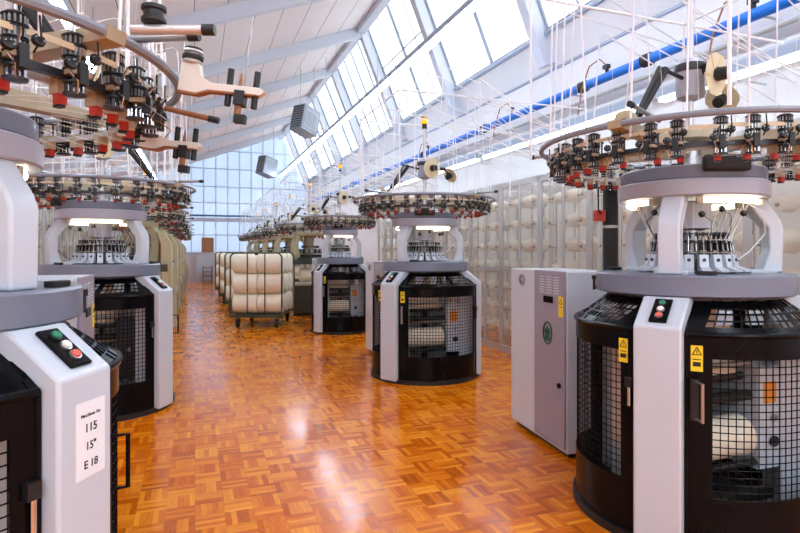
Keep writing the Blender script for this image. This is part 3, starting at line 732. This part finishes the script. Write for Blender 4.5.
# ------------------------------------------------------------------ creel cabinets with yarn cones
cone=MB(); cone.lathe([(.015,-.09),(.088,-.088),(.094,-.07),(.062,.075),(.05,.085),(.018,.085)],20,'yarn_cream'); cone.lathe([(.02,.08),(.018,.1),(.008,.1)],10,'rust_tan')
ME_CONE=cone.mesh('yarn_cone')
def creel(y, sg, xface):
    root=empty('creel_cabinet',(xface,y,0),0 if sg>0 else 180)
    f=MB()
    for xx in (.02,.93):
        for yy in (.02,.98): f.bb(xx-.02,xx+.02,yy-.02,yy+.02,0,2.5,'aluminium')
    for xx in (.02,.93):
        for z,h in ((.05,.05),(1.22,.025),(2.47,.04)): f.bb(xx-.02,xx+.02,0,1,z-h,z+h,'aluminium')
    for yy in (.02,.98): f.bb(0,.95,yy-.02,yy+.02,2.43,2.51,'aluminium')
    f.bb(0,.04,.485,.51,.1,2.43,'aluminium')
    f.build('frame',root)
    for z0,z1 in ((.1,1.19),(1.25,2.43)): MB().bb(.016,.02,.04,.96,z0,z1,'cloudy_panel').build('panel',root)
    b=MB(); b.bb(.92,.935,.03,.97,.1,2.43,'concrete_cream'); b.build('back_panel',root)
    for yy in (.2,.5,.8):
        p=MB(); p.cyl((.42,yy,.02),(.42,yy,2.45),.012,'steel',8)
        for k in range(7): p.cyl((.2,yy,.32+.31*k),(.42,yy,.31+.31*k),.006,'dark_metal',6); p.box((.1,yy+.1,.32+.31*k),(.03,.02,.02),'black_matte')
        p.cyl((.1,yy+.1,.1),(.1,yy+.1,2.43),.006,'steel',6)
        p.build('creel_pole',root)
    return root
def cones(y, sg, xface, rows, label, group):
    for yy in (.2,.5,.8):
        for k in rows:
            if random.random()<.08: continue
            x=xface+sg*.15; yv=y+sg*yy
            o=link_mesh('yarn_cone',ME_CONE,None,Matrix.Translation((x,yv,.33+.31*k))@rz(0 if sg>0 else 180)@Matrix.Rotation(R(-90-8),4,'Y')@Matrix.Scale(random.choice((.85,1.0,1.1)),4))
            tag(o,label,'yarn cone',group)
cr0=creel(1.37,1,4.3); snapshot()
names=['first','second','third','fourth','fifth','sixth','seventh','eighth','ninth','tenth','eleventh','twelfth','thirteenth','fourteenth']
for k in range(12):
    o=cr0 if k==0 else copy_tree(cr0); o.location=(4.3,1.37+k,0)
    lab='tall glazed yarn creel cabinet along the right wall, %s from the near end'%names[k]
    tag(o,lab,'cabinet','creel cabinets on the right')
    if k>=1: cones(1.37+k,1,4.3,range(7),'cream yarn cone behind cloudy panels in the %s right-hand creel cabinet'%names[k],'yarn cones in %s right cabinet'%names[k])
for k in range(14):
    o=copy_tree(cr0); o.location=(-1.95,9.0+k,0); o.rotation_euler=(0,0,R(180))
    tag(o,'tall glazed yarn creel cabinet behind the left machines, %s from the near end'%names[k],'cabinet','creel cabinets on the left')
    if k<8: cones(9.0+k,-1,-1.95,range(3,7),'cream yarn cone behind cloudy panels in the %s left-hand creel cabinet'%names[k],'yarn cones in %s left cabinet'%names[k])

# ------------------------------------------------------------------ trolleys with fabric rolls
roll=MB(); roll.lathe([(.03,-.235),(.03,-.228),(.17,-.238),(.188,-.23),(.196,-.205),(.198,0),(.196,.205),(.188,.23),(.17,.238),(.03,.228),(.03,.235)],32,'fabric_cream',Matrix.Rotation(R(90),4,'Y'))
ME_ROLL=roll.mesh('fabric_roll')
def trolley(loc, rot):
    root=empty('roll_trolley',loc,rot)
    d=MB(); d.bb(-.5,.5,0,1.25,.235,.262,'trolley_green'); d.bb(-.52,.52,-.01,.02,.20,.262,'trolley_green'); d.bb(-.52,.52,1.23,1.26,.2,.262,'trolley_green'); d.build('deck',root,bevel=.004)
    for yy in (-.02,1.27):
        h=MB(); pts=[(-.5,yy,.22)]
        for k in range(7): a=R(180-90*k/6); pts.append((-.4+.1*math.cos(a),yy,1.36+.1*math.sin(a)))
        for k in range(7): a=R(90-90*k/6); pts.append((.4+.1*math.cos(a),yy,1.36+.1*math.sin(a)))
        pts.append((.5,yy,.22)); h.tube(pts,.016,'trolley_green',8)
        for xx in (-.17,.17): h.cyl((xx,yy,.24),(xx,yy,1.45),.012,'trolley_green',8)
        h.cyl((-.02,yy-.005,1.44),(.04,yy-.005,1.44),.022,'black_matte',8)
        h.build('hoop_frame',root)
    for xx,yy in ((-.38,.1),(.38,.1),(-.38,1.15),(.38,1.15)):
        c=MB(); c.cyl((xx-.022,yy-.03,.085),(xx+.022,yy-.03,.085),.085,'black_rubber',20); c.cyl((xx-.026,yy-.03,.085),(xx+.026,yy-.03,.085),.03,'steel',12)
        for s in (-1,1): c.bb(xx+s*.033-.004,xx+s*.033+.004,yy-.06,yy+.03,.07,.2,'dark_metal')
        c.bb(xx-.04,xx+.04,yy-.06,yy+.04,.195,.21,'dark_metal'); c.cyl((xx,yy,.2),(xx,yy,.236),.02,'dark_metal',10)
        c.build('caster',root)
    return root
tr0=trolley((1.17,11.15,0),-20); snapshot()
TL=['front roll trolley piled with cream fabric rolls, hoop frame facing the camera','roll trolley second in the aisle line, mostly hidden behind the front one','roll trolley third in the aisle line','roll trolley farthest down the aisle line']
for i,(x,y,a) in enumerate(((1.12,11.2,-20),(1.18,14.2,-4),(1.16,16.9,-2),(1.14,19.7,-3))):
    t=tr0 if i==0 else copy_tree(tr0); t.location=(x,y,0); t.rotation_euler=(0,0,R(a)); tag(t,TL[i],'trolley','fabric roll trolleys')
    W=Matrix.Translation((x,y,0))@rz(a)
    for dd in range(3):
        for h in range(3):
            for s in (0,1):
                o=link_mesh('fabric_roll',ME_ROLL,None,W@tr(-.243+.486*s+random.uniform(-.003,.003),.2+.41*dd,.262+.198+.397*h)@Matrix.Rotation(R(random.uniform(0,360)),4,'X'))
                if i==0 and dd==0:
                    tag(o,'cream fabric roll at the front of the first trolley, %s %s'%(('bottom','middle','top')[h],('left','right')[s]),'fabric roll','fabric rolls on the first trolley')
                else:
                    tag(o,'cream fabric roll %s'%(('stacked behind the front ones on the first trolley' if i==0 else 'on the %s trolley of the aisle line'%ords[i])),'fabric roll','rear rolls of first trolley' if i==0 else 'fabric rolls on the %s trolley'%ords[i])

# ------------------------------------------------------------------ overhead: lamps, pipes, heaters
def strip(x,z,y0,y1,label,rods=True,lm='tube_lamp'):
    root=empty('strip_lamp',(x,(y0+y1)/2,z)); L=(y1-y0)/2
    MB().bb(-.075,.075,-L,L,.02,.11,'frame_blue').build('housing',root)
    MB().bb(-.05,.05,-L+.02,L-.02,-.025,.02,lm).build('tube',root,bevel=.015)
    if rods:
        top=ZR-.375*(XR-x)-z-.02
        for yy in (-L*.75,L*.75): MB().cyl((0,yy,.07),(0,yy,top),.006,'steel',5).build('hanger',root)
    tag(root,label,'lamp','hanging strip lamps'); return root
pos=['nearest','second','third','fourth','fifth','sixth']
y=-4.4
for k in range(6):
    strip(3.6,4.85,y,y+4.9,'long white fluorescent strip lamp hung below the sloping windows, %s along the row'%pos[k]); y+=5.0
for k,x in enumerate((-.2,1.2,2.6)): strip(x,3.4,-4.9,-1.2,'added unseen fill strip lamp behind the viewpoint, %s from the left'%pos[k])  # added out of view behind the camera to brighten the machine fronts
y=-4.4
for k in range(6):
    strip(-1.5,4.35,y,y+4.9,'long white fluorescent strip lamp above the left machine row, %s along the row'%pos[k]); y+=5.0
for k in range(4):
    sl=strip(4.8,3.15,1+4*k,4.8+4*k,'low fluorescent strip above the right creel cabinets, %s along the row'%pos[k],rods=False,lm='low_lamp')
    for yy in (-1.2,1.2): MB().cyl((0,yy,.06),(.69,yy,.06),.012,'white_paint',6).build('wall_bracket',sl)
m=MB(); m.bb(4.74,4.86,.5,17,3.264,3.29,'white_paint')
for yy in range(1,17,3): m.cyl((4.8,yy,3.28),(5.49,yy,3.30),.012,'white_paint',6)
tag(m.build('cable_tray'),'white cable tray carrying the low lamps above the right creel cabinets','cable tray')
root=empty('blue_air_pipe',(5.2,10,3.84))
MB().cyl((0,-15,0),(0,18.8,0),.062,'pipe_blue',14).build('pipe',root)
for yy in (-6.8,-4.6,-3.4,-.5,2.5,5.5,9):
    j=MB(); j.cyl((0,yy-.06,0),(0,yy+.06,0),.08,'black_rubber',14)
    j.build('coupling',root)
for yy in (-6.0,-3.9,-1.5,2.2):
    v=MB(); v.cyl((0,yy,.0),(-.02,yy,.13),.025,'black_matte',10); v.box((-.02,yy,.13),(.06,.09,.05),'black_matte')
    v.tube([(-.02,yy,.15),(-.05,yy+.1,.26),(-.1,yy+.25,.2),(-.15,yy+.35,-.1),(-.2,yy+.4,-.6)],.010,'rust_tan',6); v.build('valve',root)
for yy in range(-12,18,3): MB().cyl((.0,yy,.0),(.298,yy,.0),.012,'steel',6).build('pipe_bracket',root)
tag(root,'bright blue compressed-air pipe running along the right wall under the windows','pipe')
o=MB().cyl((5.25,-5,3.66),(5.25,28,3.66),.03,'aluminium',10).build('grey_conduit'); tag(o,'grey conduit running beneath the blue pipe on the right wall','pipe')
o=MB().bb(5.35,5.48,-5,28,3.42,3.56,'band_white').build('wall_trunking'); tag(o,'white cable trunking on the right wall below the blue pipe','trunking')
root=empty('horizontal_blue_pipe',(0,Y1-.12,3.25)); MB().cyl((-1.9,0,0),(3.8,0,0),.045,'pipe_darkblue',10).build('pipe',root)
for xx in (-1.2,1.6): MB().cyl((xx,0,0),(xx,.12,0),.05,'pipe_darkblue',8).build('bracket',root)
tag(root,'blue pipe running across the far end wall','pipe')
for k,(x,y,z,lab) in enumerate(((3.15,17.0,5.45,'grey unit heater hung beside the sloping windows, nearer of the two'),(2.9,24.6,5.12,'grey unit heater hung beside the sloping windows, farther one'))):
    root=empty('unit_heater',(x,y,z),35); root.rotation_euler=(0,R(14),R(35))
    b=MB(); b.box((0,0,0),(.7,.5,.8),'heater_grey'); b.build('casing',root,bevel=.02)
    b=MB(); b.bb(-.27,.27,-.262,-.25,-.3,.3,'lilac_paint'); b.bb(-.2,.2,-.268,-.26,-.22,.22,'heater_grey')
    b.build('front_panel',root,bevel=.004)
    b=MB()
    for j in range(9): b.box((-.36,0,-.32+.08*j),(.02,.42,.02),'dark_metal')
    b.build('louvre',root)
    W=Matrix.Translation((x,y,z))@Matrix.Rotation(R(35),4,'Z')@Matrix.Rotation(R(14),4,'Y'); bpy.context.view_layer.update()
    for xx in (-.3,.3):
        p=W@Vector((xx,0,.4)); q=Vector((p.x,p.y,ZR-.375*(XR-p.x)-.01)); h=MB().cyl(W.inverted()@p,W.inverted()@q,.01,'steel',6).build('hanger',root)
    tag(root,lab,'heater','unit heaters')

# far end: cardboard boxes, low shelf
o=MB().bb(.3,.85,Y1-.75,Y1-.2,1.44,2.15,'cardboard').build('cardboard_box',bevel=.01)
sh=empty('wall_shelf',(.4,Y1-.45,0)); MB().bb(-.35,.55,-.4,.42,1.39,1.43,'white_paint').build('top_board',sh); MB().bb(-.33,.53,-.35,.42,0,1.39,'white_paint').build('cabinet_body',sh)
tag(sh,'white waist-high storage unit against the far end wall','shelf')
tag(o,'brown cardboard box standing on the far white storage unit','box')
rk=empty('low_rack',(.55,Y1-1.3,0))
for k in range(4): MB().bb(-.2,.2,-.2,.2,.1+.2*k,.13+.2*k,'rust_tan').build('shelf_board',rk)
for sx in (-.2,.2):
    for sy in (-.2,.2): MB().bb(sx-.015,sx+.015,sy-.015,sy+.015,0,.8,'dark_metal').build('leg',rk)
tag(rk,'small brown rack standing on the floor at the far end','rack')

# ------------------------------------------------------------------ world, camera
w=bpy.data.worlds.new('World'); bpy.context.scene.world=w; w.use_nodes=True; nt=w.node_tree
bg=nt.nodes['Background']; bg.inputs[0].default_value=(.90,.95,.97,1); bg.inputs[1].default_value=1.7
cam=bpy.data.cameras.new('camera'); co=bpy.data.objects.new('camera',cam); C.objects.link(co)
co.location=(0,0,1.5); co.rotation_euler=(R(90),0,R(-20.1)); cam.sensor_width=36; cam.lens=560/800*36; cam.shift_y=-15.5/800; cam.clip_start=.02
sc=bpy.context.scene; sc.camera=co
sc.view_settings.view_transform='Standard'; sc.view_settings.look='None'; sc.view_settings.exposure=.85; sc.view_settings.gamma=1; sc.view_settings.use_curve_mapping=False
sc.cycles.use_denoising=True; sc.cycles.max_bounces=8; sc.cycles.diffuse_bounces=5; sc.cycles.glossy_bounces=3; sc.cycles.transparent_max_bounces=16; sc.cycles.caustics_reflective=False; sc.cycles.caustics_refractive=False
sc.cycles.sample_clamp_indirect=6
